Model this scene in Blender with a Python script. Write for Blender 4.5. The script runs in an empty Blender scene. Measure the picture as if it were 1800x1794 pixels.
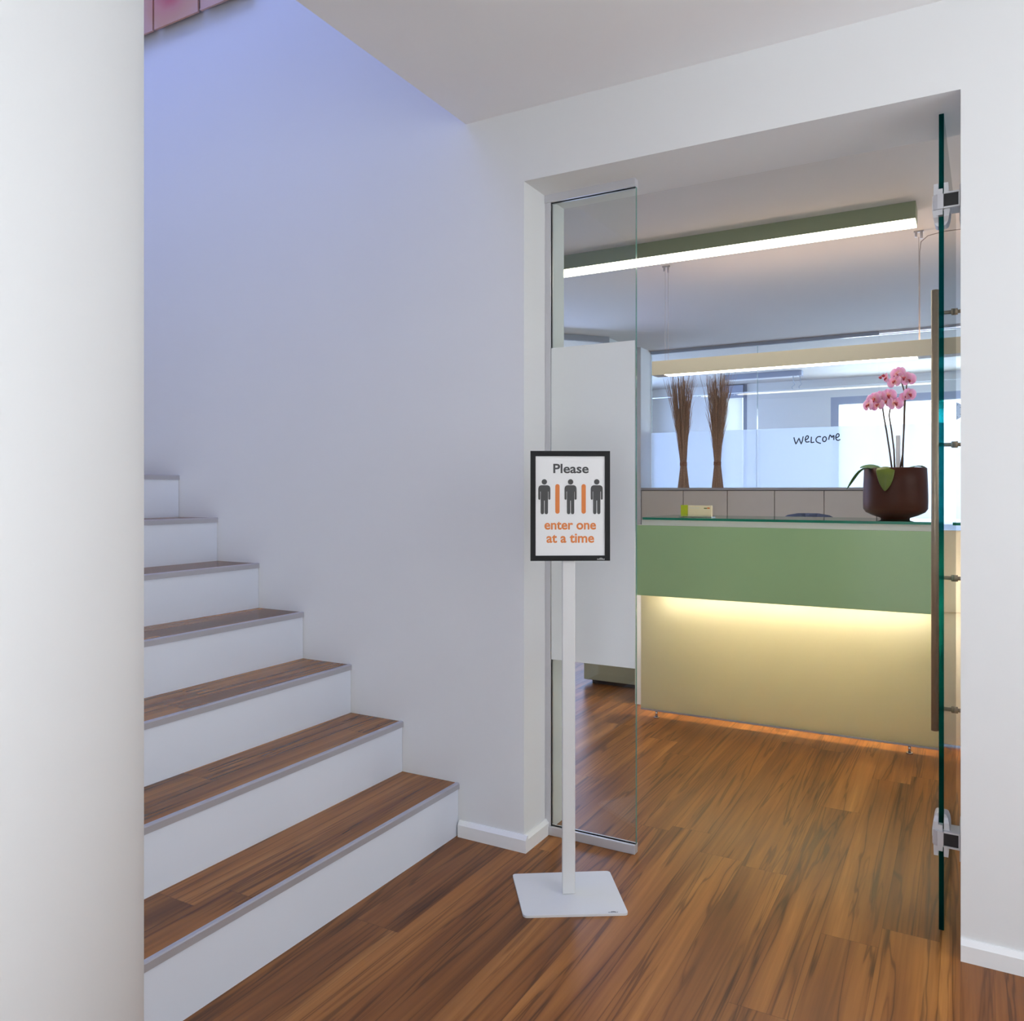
import bpy, bmesh, math, random
from mathutils import Vector, Matrix
random.seed(7)
S = bpy.context.scene
C = S.collection
PI = math.pi

# ---------------------------------------------------------------- camera, world, lights, exposure
cam_d = bpy.data.cameras.new('camera')
cam_d.sensor_width = 36.0
cam_d.sensor_fit = 'HORIZONTAL'
cam_d.lens = 1364.9256 / 1800 * 36
cam_d.shift_x = (900 - 1000.0) / 1800
cam_d.shift_y = (862.17 - 897.0) / 1800
cam_d.clip_start = 0.02
cam = bpy.data.objects.new('camera', cam_d)
C.objects.link(cam)
cam.location = (0, -2.1407, 1.15)
cam.rotation_euler = (PI / 2, 0, 0.4746)
S.camera = cam

world = bpy.data.worlds.new('daylight')
S.world = world
world.use_nodes = True
bg = world.node_tree.nodes['Background']
bg.inputs[0].default_value = (0.86, 0.91, 1.0, 1)
bg.inputs[1].default_value = 2.2

S.view_settings.view_transform = 'Standard'
S.view_settings.look = 'None'
S.view_settings.gamma = 1.0
S.view_settings.use_curve_mapping = False
S.view_settings.exposure = 0.0


def area(name, loc, direction, sx, sy, energy, color):
    d = bpy.data.lights.new(name, 'AREA')
    d.shape = 'RECTANGLE'
    d.size = sx
    d.size_y = sy
    d.energy = energy
    d.color = color
    o = bpy.data.objects.new(name, d)
    C.objects.link(o)
    o.location = loc
    o.rotation_euler = Vector(direction).to_track_quat('-Z', 'Y').to_euler()
    return o


# daylight falling down the stairwell from the roof light above the stairs
area('roof_light_daylight', (-3.0, -0.85, 4.72), (0.10, 0.25, -1), 2.2, 1.2, 48, (0.32, 0.43, 1.0))
# the wide entrance window behind the camera and the side window of the hall
area('hall_window_daylight', (0.0, -4.9, 1.45), (0, 1, 0.0), 3.0, 1.9, 9, (0.98, 0.94, 1.0))
area('hall_side_window_daylight', (1.72, -1.05, 1.35), (-1, -0.05, 0), 1.5, 1.6, 18.5, (0.94, 0.96, 1.0))
area('reception_side_fill', (0.92, 0.95, 1.35), (-1, -0.1, -0.35), 0.8, 1.3, 8, (1.0, 0.99, 0.97))  # added fill for the jamb and soffit; this wall has no window
# added sunbeam through the entrance window, bounced off a pale patch as ceiling fill
bounce_sun_d = bpy.data.lights.new('bounce_sun', 'SUN')
bounce_sun_d.energy = 29
bounce_sun_d.angle = math.radians(2)
bounce_sun_d.color = (1.0, 0.97, 0.98)
bounce_sun = bpy.data.objects.new('bounce_sun', bounce_sun_d)
C.objects.link(bounce_sun)
bounce_sun.rotation_euler = Vector((-0.05, 0.62, -0.78)).to_track_quat('-Z', 'Y').to_euler()
# daylight of the reception and of the room behind it
area('reception_window_daylight', (-3.12, 2.9, 1.25), (1, -1, -0.1), 1.6, 2.1, 22, (0.42, 0.55, 1.0))
area('back_window_daylight', (-0.30, 6.80, 1.40), (0, -1, -0.05), 1.8, 1.2, 62, (0.58, 0.72, 1.0))
area('back_window_sky', (-0.30, 7.04, 1.45), (0, -1, 0), 2.0, 1.4, 42, (0.92, 0.97, 1.0))
area('back_side_window_daylight', (-3.6, 5.7, 1.5), (1, -0.15, 0), 1.4, 1.6, 44, (0.42, 0.58, 1.0))


# ---------------------------------------------------------------- materials
def lin(c):
    def f(v):
        v /= 255.0
        return v / 12.92 if v <= 0.04045 else ((v + 0.055) / 1.055) ** 2.4
    return (f(c[0]), f(c[1]), f(c[2]), 1.0)


def new_mat(name):
    m = bpy.data.materials.new(name)
    m.use_nodes = True
    nt = m.node_tree
    nt.nodes.clear()
    out = nt.nodes.new('ShaderNodeOutputMaterial')
    return m, nt, out


def N(nt, t, **kw):
    n = nt.nodes.new(t)
    for k, v in kw.items():
        setattr(n, k, v)
    return n


def mth(nt, op, a, b=None, c=None):
    n = nt.nodes.new('ShaderNodeMath')
    n.operation = op
    for i, v in enumerate((a, b, c)):
        if v is None:
            continue
        if isinstance(v, (int, float)):
            n.inputs[i].default_value = v
        else:
            nt.links.new(v, n.inputs[i])
    return n.outputs[0]


def plain(name, rgb, rough=0.5, metal=0.0, spec=0.5, var=0.03, scale=6.0, coat=0.0, bump=0.0):
    """A painted, plastic or metal surface with a slight procedural variation."""
    m, nt, out = new_mat(name)
    b = N(nt, 'ShaderNodeBsdfPrincipled')
    base = lin(rgb)
    tc = N(nt, 'ShaderNodeTexCoord')
    no = N(nt, 'ShaderNodeTexNoise')
    no.inputs['Scale'].default_value = scale
    no.inputs['Detail'].default_value = 3
    nt.links.new(tc.outputs['Object'], no.inputs['Vector'])
    mix = N(nt, 'ShaderNodeMix', data_type='RGBA')
    nt.links.new(no.outputs[0], mix.inputs[0])
    mix.inputs[6].default_value = tuple(v * (1 - var) for v in base[:3]) + (1,)
    mix.inputs[7].default_value = tuple(min(1, v * (1 + var)) for v in base[:3]) + (1,)
    nt.links.new(mix.outputs[2], b.inputs['Base Color'])
    b.inputs['Roughness'].default_value = rough
    b.inputs['Metallic'].default_value = metal
    b.inputs['Specular IOR Level'].default_value = spec
    b.inputs['Coat Weight'].default_value = coat
    b.inputs['Coat Roughness'].default_value = 0.06
    if bump:
        bp = N(nt, 'ShaderNodeBump')
        bp.inputs['Strength'].default_value = bump
        bp.inputs['Distance'].default_value = 0.002
        n2 = N(nt, 'ShaderNodeTexNoise')
        n2.inputs['Scale'].default_value = 180
        nt.links.new(tc.outputs['Object'], n2.inputs['Vector'])
        nt.links.new(n2.outputs[0], bp.inputs['Height'])
        nt.links.new(bp.outputs[0], b.inputs['Normal'])
    nt.links.new(b.outputs[0], out.inputs[0])
    return m


def glow(name, rgb, strength):
    m, nt, out = new_mat(name)
    e = N(nt, 'ShaderNodeEmission')
    e.inputs[0].default_value = lin(rgb)
    e.inputs[1].default_value = strength
    nt.links.new(e.outputs[0], out.inputs[0])
    return m


def glass(name, tint, f0=0.04, k=0.96):
    """Clear sheet glass: tinted see-through plus a mirror share that rises at grazing angles."""
    m, nt, out = new_mat(name)
    t = N(nt, 'ShaderNodeBsdfTransparent')
    t.inputs[0].default_value = tint
    g = N(nt, 'ShaderNodeBsdfGlossy')
    g.inputs['Roughness'].default_value = 0.0
    lw = N(nt, 'ShaderNodeLayerWeight')
    lw.inputs[0].default_value = 0.5
    p = mth(nt, 'POWER', lw.outputs['Facing'], 5.0)
    fac = mth(nt, 'MULTIPLY_ADD', p, k, f0)
    mx = N(nt, 'ShaderNodeMixShader')
    nt.links.new(fac, mx.inputs[0])
    nt.links.new(t.outputs[0], mx.inputs[1])
    nt.links.new(g.outputs[0], mx.inputs[2])
    nt.links.new(mx.outputs[0], out.inputs[0])
    return m


def film(name, rgb, clear, trans, tint=(1, 1, 1, 1)):
    """Frosted film: part see-through, part translucent, part matt white."""
    m, nt, out = new_mat(name)
    d = N(nt, 'ShaderNodeBsdfDiffuse')
    d.inputs[0].default_value = lin(rgb)
    tl = N(nt, 'ShaderNodeBsdfTranslucent')
    tl.inputs[0].default_value = lin(rgb)
    tp = N(nt, 'ShaderNodeBsdfTransparent')
    tp.inputs[0].default_value = tint
    no = N(nt, 'ShaderNodeTexNoise')
    no.inputs['Scale'].default_value = 900
    tc = N(nt, 'ShaderNodeTexCoord')
    nt.links.new(tc.outputs['Object'], no.inputs['Vector'])
    f = mth(nt, 'MULTIPLY_ADD', no.outputs[0], 0.1, trans - 0.05)
    a = N(nt, 'ShaderNodeMixShader')
    nt.links.new(f, a.inputs[0])
    nt.links.new(d.outputs[0], a.inputs[1])
    nt.links.new(tl.outputs[0], a.inputs[2])
    b = N(nt, 'ShaderNodeMixShader')
    b.inputs[0].default_value = clear
    nt.links.new(a.outputs[0], b.inputs[1])
    nt.links.new(tp.outputs[0], b.inputs[2])
    nt.links.new(b.outputs[0], out.inputs[0])
    return m


def wood_floor(name, plank=0.14, length=1.22, off=0.0, rough=0.30):
    m, nt, out = new_mat(name)
    L = nt.links.new
    b = N(nt, 'ShaderNodeBsdfPrincipled')
    geo = N(nt, 'ShaderNodeNewGeometry')
    sep = N(nt, 'ShaderNodeSeparateXYZ')
    L(geo.outputs['Position'], sep.inputs[0])
    x = mth(nt, 'ADD', sep.outputs[0], 10.0 + off)
    y = mth(nt, 'ADD', sep.outputs[1], 20.0 + off * 3)
    xs = mth(nt, 'DIVIDE', x, plank)
    ix = mth(nt, 'FLOOR', xs)
    fx = mth(nt, 'FRACT', xs)
    w1 = N(nt, 'ShaderNodeTexWhiteNoise', noise_dimensions='1D')
    L(ix, w1.inputs['W'])
    ys = mth(nt, 'ADD', mth(nt, 'DIVIDE', y, length), mth(nt, 'MULTIPLY', w1.outputs[0], 7.0))
    iy = mth(nt, 'FLOOR', ys)
    fy = mth(nt, 'FRACT', ys)
    cv = N(nt, 'ShaderNodeCombineXYZ')
    L(ix, cv.inputs[0])
    L(iy, cv.inputs[1])
    w2 = N(nt, 'ShaderNodeTexWhiteNoise', noise_dimensions='2D')
    L(cv.outputs[0], w2.inputs['Vector'])
    rnd = w2.outputs[0]

    def grain(sx, sy, detail, dist, seed):
        v = N(nt, 'ShaderNodeCombineXYZ')
        L(mth(nt, 'MULTIPLY', x, sx), v.inputs[0])
        L(mth(nt, 'MULTIPLY', y, sy), v.inputs[1])
        L(mth(nt, 'MULTIPLY_ADD', rnd, 61.0, seed), v.inputs[2])
        n = N(nt, 'ShaderNodeTexNoise')
        n.inputs['Scale'].default_value = 1.0
        n.inputs['Detail'].default_value = detail
        n.inputs['Roughness'].default_value = 0.55
        n.inputs['Distortion'].default_value = dist
        L(v.outputs[0], n.inputs['Vector'])
        return n.outputs[0]

    def ramp(src, stops):
        r = N(nt, 'ShaderNodeValToRGB')
        e = r.color_ramp.elements
        while len(e) < len(stops):
            e.new(0.5)
        for i, (p, c) in enumerate(stops):
            e[i].position = p
            e[i].color = c if len(c) == 4 else c + (1,)
        L(src, r.inputs[0])
        return r.outputs[0]

    base = ramp(grain(12, 0.75, 4, 0.5, 0.0), [(0.22, lin((104, 62, 28))), (0.42, lin((138, 84, 38))), (0.58, lin((162, 104, 48))), (0.80, lin((194, 136, 74)))])
    n1 = grain(13, 0.55, 3, 0.8, 9.0)
    d1 = mth(nt, 'ABSOLUTE', mth(nt, 'SUBTRACT', n1, 0.5))
    veins = ramp(d1, [(0.0, (0.24, 0.20, 0.19)), (0.009, (0.38, 0.33, 0.30)), (0.020, (0.82, 0.79, 0.77)), (0.075, (1, 1, 1))])
    n2 = grain(19, 0.62, 3, 0.6, 33.0)
    d2 = mth(nt, 'ABSOLUTE', mth(nt, 'SUBTRACT', n2, 0.42))
    veins2 = ramp(d2, [(0.0, (0.46, 0.41, 0.39)), (0.010, (0.70, 0.66, 0.64)), (0.03, (1, 1, 1)), (1.0, (1, 1, 1))])
    shade = ramp(grain(5, 0.42, 2, 0.4, 51.0), [(0.30, (0.70, 0.66, 0.64)), (0.50, (1, 1, 1)), (1.0, (1.05, 1.05, 1.05))])
    fine = ramp(grain(95, 2.6, 3, 0.2, 21.0), [(0.25, (0.78, 0.76, 0.74)), (0.6, (1.02, 1.02, 1.02)), (1.0, (1.08, 1.08, 1.08))])
    tone = ramp(rnd, [(0.0, (0.84, 0.82, 0.81)), (0.5, (0.96, 0.95, 0.95)), (1.0, (1.10, 1.11, 1.10))])

    def mul(a, c, f=1.0):
        n = N(nt, 'ShaderNodeMix', data_type='RGBA', blend_type='MULTIPLY')
        n.inputs[0].default_value = f
        L(a, n.inputs[6])
        L(c, n.inputs[7])
        return n.outputs[2]
    col = mul(mul(mul(mul(mul(base, veins, 0.72), veins2, 0.65), shade), fine), tone)
    # plank seams
    ex = mth(nt, 'MINIMUM', fx, mth(nt, 'SUBTRACT', 1.0, fx))
    ey = mth(nt, 'MULTIPLY', mth(nt, 'MINIMUM', fy, mth(nt, 'SUBTRACT', 1.0, fy)), length / plank)
    e = mth(nt, 'MINIMUM', ex, ey)
    seam = ramp(e, [(0.0, (0.62, 0.58, 0.55)), (0.012, (1, 1, 1))])
    col = mul(col, seam)
    L(col, b.inputs['Base Color'])
    b.inputs['Roughness'].default_value = rough
    b.inputs['Specular IOR Level'].default_value = 0.33
    L(b.outputs[0], out.inputs[0])
    return m


M = {}
M['wall'] = plain('white_wall_paint', (226, 226, 226), 0.85, spec=0.2, var=0.012, scale=2)
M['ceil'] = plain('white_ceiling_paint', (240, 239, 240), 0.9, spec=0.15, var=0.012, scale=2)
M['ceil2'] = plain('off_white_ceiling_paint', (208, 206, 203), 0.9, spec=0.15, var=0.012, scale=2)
M['bounce'] = plain('pale_bounce_surface', (226, 228, 232), 0.7, spec=0.2, var=0.04, scale=5)  # pale surface of the added floor patch that reflects light upwards
M['trim'] = plain('white_gloss_trim', (236, 236, 236), 0.4, var=0.01)
M['riser'] = plain('white_riser_paint', (224, 229, 240), 0.5, var=0.01)
M['floor'] = wood_floor('walnut_plank_floor')
M['tread'] = wood_floor('walnut_tread', 0.125, 1.1, 0.37, 0.26)
M['alu'] = plain('anodised_aluminium', (184, 182, 187), 0.42, 0.35)
M['alu2'] = plain('satin_aluminium', (202, 201, 205), 0.35, 0.3)
M['steel'] = plain('brushed_steel', (172, 158, 138), 0.36, 0.4, var=0.08, scale=60)
M['hinge'] = plain('grey_hinge_metal', (205, 205, 208), 0.4, 0.25)
M['black'] = plain('black_hinge_pad', (18, 16, 20), 0.5)
M['glass'] = glass('clear_glass', (0.955, 0.985, 0.97, 1))
M['edge'] = film('green_glass_edge', (0, 52, 50), 0.5, 0.1, (0.01, 0.30, 0.32, 1))
M['edge_light'] = plain('pale_green_glass_edge', (92, 140, 130), 0.1, var=0.1)
M['edge_top'] = plain('sea_green_glass_edge', (24, 128, 100), 0.2, spec=0.3, var=0.1)
M['frost'] = film('frosted_film', (238, 240, 240), 0.04, 0.18)
M['frost2'] = film('frosted_window_film', (228, 235, 248), 0.42, 0.78)
M['column'] = plain('white_column_plaster', (218, 218, 218), 0.75, spec=0.25, var=0.01)
M['stand'] = plain('silver_white_powder_coat', (216, 216, 216), 0.5, var=0.01)
M['frame'] = plain('charcoal_frame', (34, 34, 35), 0.55, spec=0.2)
M['poster'] = plain('white_poster_paper', (232, 232, 232), 0.6, var=0.005)
M['ink'] = plain('dark_grey_ink', (72, 72, 72), 0.6)
M['orange'] = plain('orange_ink', (222, 128, 62), 0.6)
M['mark'] = plain('pale_print', (214, 214, 214), 0.6)
M['markdark'] = plain('dark_print', (70, 70, 74), 0.6)
M['green'] = plain('green_lacquered_glass', (170, 204, 150), 0.2, spec=0.35, var=0.02)
M['counter'] = plain('cream_counter_lacquer', (214, 204, 184), 0.4)
M['led'] = glow('warm_led', (255, 247, 230), 72)
M['tube'] = glow('warm_white_diffuser', (255, 246, 226), 12.0)
M['up'] = glow('warm_uplight', (255, 214, 176), 9.0)
M['lamp'] = plain('silver_lamp_housing', (186, 180, 162), 0.45, 0.1)
M['lampdark'] = plain('grey_lamp_housing', (140, 148, 120), 0.45, 0.1)
M['cabinet'] = plain('grey_cabinet_lacquer', (216, 208, 194), 0.45)
M['cabtop'] = plain('grey_worktop', (176, 174, 172), 0.4)
M['pale'] = plain('pale_counter_edge', (224, 228, 214), 0.4)
M['gap'] = plain('dark_gap', (52, 46, 44), 0.8)
M['rail'] = plain('slate_grey_rail', (172, 180, 194), 0.45, 0.2)
M['winframe'] = plain('slate_window_frame', (164, 170, 190), 0.45)
M['blind'] = film('white_blind_fabric', (245, 248, 252), 0.25, 0.8)
M['twig'] = plain('brown_twig_bark', (186, 152, 124), 0.75, var=0.6, scale=150)
M['tie'] = plain('twisted_twig_tie', (176, 130, 98), 0.7, var=0.3, scale=80)
M['pot'] = plain('dark_brown_wood_glaze', (66, 31, 18), 0.45, spec=0.25, var=0.25, scale=9)
M['soil'] = plain('potting_bark', (70, 52, 40), 0.9, var=0.5, scale=60)
M['leaf'] = plain('orchid_leaf_green', (62, 98, 44), 0.35, var=0.25, scale=14)
M['leaf2'] = plain('orchid_leaf_yellow_green', (98, 112, 36), 0.35, var=0.4, scale=16)
M['stem'] = plain('orchid_stem', (92, 72, 58), 0.5, var=0.25, scale=20)
M['lip'] = plain('orchid_lip', (190, 70, 80), 0.5, var=0.5, scale=70)
M['lime'] = plain('lime_card', (176, 186, 20), 0.6, var=0.12, scale=90)
M['card'] = plain('cream_card', (238, 220, 184), 0.6)
M['navy'] = plain('navy_chair_fabric', (62, 74, 104), 0.8, bump=0.2)
M['chrome'] = plain('chrome', (190, 190, 192), 0.15, 1.0)
M['blackp'] = plain('black_plastic', (30, 30, 32), 0.5)
M['hand'] = plain('marker_ink', (20, 27, 38), 0.5)
M['white'] = plain('white_lacquer', (232, 234, 238), 0.4)
M['greybox'] = plain('grey_green_lacquer', (168, 170, 146), 0.25, coat=0.3)
M['cable'] = plain('grey_cable', (150, 142, 138), 0.5)
M['clockface'] = plain('clock_dial', (196, 204, 218), 0.5)
M['under'] = plain('picture_back', (52, 44, 66), 0.7)


def satin_glass_mat():
    """Cream satin glass that lets light through."""
    m, nt, out = new_mat('cream_satin_glass')
    b = N(nt, 'ShaderNodeBsdfPrincipled')
    tc = N(nt, 'ShaderNodeTexCoord')
    no = N(nt, 'ShaderNodeTexNoise')
    no.inputs['Scale'].default_value = 3
    nt.links.new(tc.outputs['Object'], no.inputs['Vector'])
    mix = N(nt, 'ShaderNodeMix', data_type='RGBA')
    nt.links.new(no.outputs[0], mix.inputs[0])
    mix.inputs[6].default_value = lin((198, 197, 154))
    mix.inputs[7].default_value = lin((208, 204, 164))
    nt.links.new(mix.outputs[2], b.inputs['Base Color'])
    b.inputs['Roughness'].default_value = 0.25
    b.inputs['Specular IOR Level'].default_value = 0.35
    tl = N(nt, 'ShaderNodeBsdfTranslucent')
    tl.inputs[0].default_value = lin((250, 247, 232))
    mx = N(nt, 'ShaderNodeMixShader')
    mx.inputs[0].default_value = 0.5
    nt.links.new(b.outputs[0], mx.inputs[1])
    nt.links.new(tl.outputs[0], mx.inputs[2])
    nt.links.new(mx.outputs[0], out.inputs[0])
    return m


def petal_mat():
    m, nt, out = new_mat('pink_petal')
    b = N(nt, 'ShaderNodeBsdfPrincipled')
    tc = N(nt, 'ShaderNodeTexCoord')
    ln = N(nt, 'ShaderNodeVectorMath', operation='LENGTH')
    nt.links.new(tc.outputs['Object'], ln.inputs[0])
    no = N(nt, 'ShaderNodeTexNoise')
    no.inputs['Scale'].default_value = 90
    nt.links.new(tc.outputs['Object'], no.inputs['Vector'])
    v = mth(nt, 'ADD', mth(nt, 'MULTIPLY', ln.outputs['Value'], 26.0), mth(nt, 'MULTIPLY_ADD', no.outputs[0], 0.7, -0.35))
    r = N(nt, 'ShaderNodeValToRGB')
    e = r.color_ramp.elements
    e.new(0.5)
    e.new(0.75)
    for i, (p, c) in enumerate([(0.12, (244, 206, 160)), (0.35, (253, 216, 224)), (0.65, (248, 196, 230)), (1.0, (253, 228, 243))]):
        e[i].position = p
        e[i].color = lin(c)
    nt.links.new(v, r.inputs[0])
    nt.links.new(r.outputs[0], b.inputs['Base Color'])
    b.inputs['Roughness'].default_value = 0.55
    tl = N(nt, 'ShaderNodeBsdfTranslucent')
    nt.links.new(r.outputs[0], tl.inputs[0])
    mx = N(nt, 'ShaderNodeMixShader')
    mx.inputs[0].default_value = 0.5
    nt.links.new(b.outputs[0], mx.inputs[1])
    nt.links.new(tl.outputs[0], mx.inputs[2])
    nt.links.new(mx.outputs[0], out.inputs[0])
    return m


def picture_mat():
    """A soft pink blossom print running across the panels."""
    m, nt, out = new_mat('pink_blossom_print')
    b = N(nt, 'ShaderNodeBsdfPrincipled')
    geo = N(nt, 'ShaderNodeNewGeometry')
    mp = N(nt, 'ShaderNodeMapping')
    mp.inputs['Location'].default_value = (2.93, 0.0, -3.215)
    nt.links.new(geo.outputs['Position'], mp.inputs[0])
    no = N(nt, 'ShaderNodeTexNoise')
    no.inputs['Scale'].default_value = 5.0
    nt.links.new(geo.outputs['Position'], no.inputs['Vector'])
    sp = N(nt, 'ShaderNodeSeparateXYZ')
    nt.links.new(mp.outputs[0], sp.inputs[0])
    cb = N(nt, 'ShaderNodeCombineXYZ')
    nt.links.new(sp.outputs[0], cb.inputs[0])
    nt.links.new(sp.outputs[2], cb.inputs[2])
    ln = N(nt, 'ShaderNodeVectorMath', operation='LENGTH')
    nt.links.new(cb.outputs[0], ln.inputs[0])
    d = mth(nt, 'ADD', mth(nt, 'MULTIPLY', ln.outputs['Value'], 4.0), mth(nt, 'MULTIPLY_ADD', no.outputs[0], 0.7, -0.35))
    r = N(nt, 'ShaderNodeValToRGB')
    e = r.color_ramp.elements
    e.new(0.4)
    e.new(0.8)
    for i, (p, c) in enumerate([(0.12, (196, 84, 88)), (0.36, (206, 136, 118)), (0.62, (206, 152, 122)), (1.0, (210, 168, 150))]):
        e[i].position = p
        e[i].color = lin(c)
    nt.links.new(d, r.inputs[0])
    nt.links.new(r.outputs[0], b.inputs['Base Color'])
    b.inputs['Roughness'].default_value = 0.4
    nt.links.new(b.outputs[0], out.inputs[0])
    return m


M['cream'] = satin_glass_mat()
M['petal'] = petal_mat()
M['picture'] = picture_mat()


# ---------------------------------------------------------------- mesh helpers
def wloc(o):
    v = Vector((0, 0, 0))
    while o is not None:
        v = v + o.location
        o = o.parent
    return v


class MB:
    def __init__(self):
        self.bm = bmesh.new()

    def box(self, x0, x1, y0, y1, z0, z1, bevel=0.0, seg=2):
        r = bmesh.ops.create_cube(self.bm, size=1.0)
        vs = r['verts']
        for v in vs:
            v.co = Vector(((x0 + x1) / 2 + v.co.x * (x1 - x0), (y0 + y1) / 2 + v.co.y * (y1 - y0), (z0 + z1) / 2 + v.co.z * (z1 - z0)))
        if bevel:
            es = list({e for v in vs for e in v.link_edges})
            bmesh.ops.bevel(self.bm, geom=es, offset=bevel, segments=seg, profile=0.5, affect='EDGES')
        return self

    def prism(self, pts, axis, a, b):
        """Closed outline pts (2-D) pushed from a to b along an axis ('x','y','z')."""
        def P(p, t):
            if axis == 'x':
                return (t, p[0], p[1])
            if axis == 'y':
                return (p[0], t, p[1])
            return (p[0], p[1], t)
        lo = [self.bm.verts.new(P(p, a)) for p in pts]
        hi = [self.bm.verts.new(P(p, b)) for p in pts]
        n = len(pts)
        fs = [self.bm.faces.new(lo), self.bm.faces.new(list(reversed(hi)))]
        for i in range(n):
            j = (i + 1) % n
            fs.append(self.bm.faces.new((lo[j], lo[i], hi[i], hi[j])))
        return self

    def tube(self, pts, radii, n=8, cap=True):
        pts = [Vector(p) for p in pts]
        if isinstance(radii, (int, float)):
            radii = [radii] * len(pts)
        rings = []
        up = None
        for i, p in enumerate(pts):
            t = (pts[min(i + 1, len(pts) - 1)] - pts[max(i - 1, 0)]).normalized()
            if up is None:
                up = Vector((0, 0, 1)) if abs(t.z) < 0.9 else Vector((1, 0, 0))
            a = (up - t * up.dot(t)).normalized()
            b = t.cross(a)
            up = a
            rings.append([self.bm.verts.new(p + (a * math.cos(2 * PI * k / n) + b * math.sin(2 * PI * k / n)) * radii[i]) for k in range(n)])
        for r0, r1 in zip(rings, rings[1:]):
            for k in range(n):
                f = self.bm.faces.new((r0[k], r0[(k + 1) % n], r1[(k + 1) % n], r1[k]))
                f.smooth = n > 4
        if cap:
            self.bm.faces.new(list(reversed(rings[0])))
            self.bm.faces.new(rings[-1])
        return self

    def lathe(self, prof, cx, cy, n=48, cap0=True, cap1=True):
        rings = [[self.bm.verts.new((cx + r * math.cos(2 * PI * k / n), cy + r * math.sin(2 * PI * k / n), z)) for k in range(n)] for r, z in prof]
        for r0, r1 in zip(rings, rings[1:]):
            for k in range(n):
                f = self.bm.faces.new((r0[k], r0[(k + 1) % n], r1[(k + 1) % n], r1[k]))
                f.smooth = True
        if cap0:
            self.bm.faces.new(list(reversed(rings[0])))
        if cap1:
            self.bm.faces.new(rings[-1])
        return self

    def strip(self, rows):
        """A sheet through rows of points."""
        vv = [[self.bm.verts.new(p) for p in r] for r in rows]
        for r0, r1 in zip(vv, vv[1:]):
            for k in range(len(r0) - 1):
                f = self.bm.faces.new((r0[k], r0[k + 1], r1[k + 1], r1[k]))
                f.smooth = True
        return self

    def disc(self, cx, cz, r, y0, y1, n=28):
        return self.prism([(cx + r * math.cos(2 * PI * k / n), cz + r * math.sin(2 * PI * k / n)) for k in range(n)], 'y', y0, y1)

    def build(self, name, mat, parent=None, local=False, edge=None, thick=None):
        bm = self.bm
        bmesh.ops.recalc_face_normals(bm, faces=bm.faces[:])
        if parent is not None and not local:
            bmesh.ops.translate(bm, verts=bm.verts[:], vec=-wloc(parent))
        if edge is not None:
            for f in bm.faces:
                if abs(f.normal['xyz'.index(thick)]) < 0.7:
                    f.material_index = 1
        me = bpy.data.meshes.new(name)
        bm.to_mesh(me)
        bm.free()
        me.materials.append(mat)
        if edge is not None:
            me.materials.append(edge)
        o = bpy.data.objects.new(name, me)
        C.objects.link(o)
        if parent is not None:
            o.parent = parent
        return o


def thing(name, label, cat, loc, rotz=0.0, group=None):
    o = bpy.data.objects.new(name, None)
    o.empty_display_size = 0.1
    C.objects.link(o)
    o.location = loc
    o.rotation_euler = (0, 0, rotz)
    return tag(o, label, cat, group)


def tag(o, label, cat, group=None):
    o['label'] = label
    o['category'] = cat
    if group:
        o['group'] = group
    return o


def struct(o):
    o['kind'] = 'structure'
    return o


def bx(*a, **k):
    return MB().box(*a, **k)


# ---------------------------------------------------------------- the setting
CZ = 2.368          # hall ceiling
CR = 2.40           # reception ceiling
XL, XR, ZT, TH = -1.2608, -0.0157, 2.138, 0.275
Z8 = 4.8
struct(bx(-4.6, 2.0, -5.3, 7.3, -0.12, 0.0).build('floor', M['floor']))
struct(bx(-1.75, 1.79, -5.04, -2.75, 0.0, 0.003).build('floor_bounce_patch', M['bounce']))  # unseen pale patch, added to throw light up at the ceiling
w = MB()
w.box(-4.5, -1.485, 0, TH, 0, Z8).box(-1.485, XL, 0, TH, 0, 2.7).box(XR, 1.95, 0, TH, 0, 2.7).box(XL, XR, 0, TH, ZT, 2.7)
struct(w.build('wall_back', M['wall']))
c = MB()
c.box(-1.485, 1.95, -5.2, 0, CZ, 2.68).box(-4.5, -1.485, -5.2, -1.6, CZ, 2.68)
struct(c.build('ceiling', M['ceil']))
u = MB()
u.box(-1.485, -1.385, -1.7, 0, 2.68, Z8).box(-4.5, -1.385, -1.7, -1.6, 2.68, Z8)
struct(u.build('wall_stairwell', M['wall']))
struct(bx(-4.6, -1.3, -1.8, 0.1, Z8, Z8 + 0.1).build('ceiling_stairwell', M['ceil']))
struct(bx(-4.6, -4.5, -5.3, -0.002, 0, Z8).build('wall_left', M['wall']))
w = MB()
w.box(1.8, 1.95, -5.2, -1.9, 0, 2.68).box(1.8, 1.95, -0.2, 0, 0, 2.68).box(1.8, 1.95, -1.9, -0.2, 0, 0.5).box(1.8, 1.95, -1.9, -0.2, 2.2, 2.68)
struct(w.build('wall_right', M['wall']))
w = MB()
w.box(-4.5, -1.6, -5.2, -5.05, 0, 2.68).box(1.6, 1.95, -5.2, -5.05, 0, 2.68).box(-1.6, 1.6, -5.2, -5.05, 0, 0.4).box(-1.6, 1.6, -5.2, -5.05, 2.3, 2.68)
struct(w.build('wall_front', M['wall']))


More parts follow.
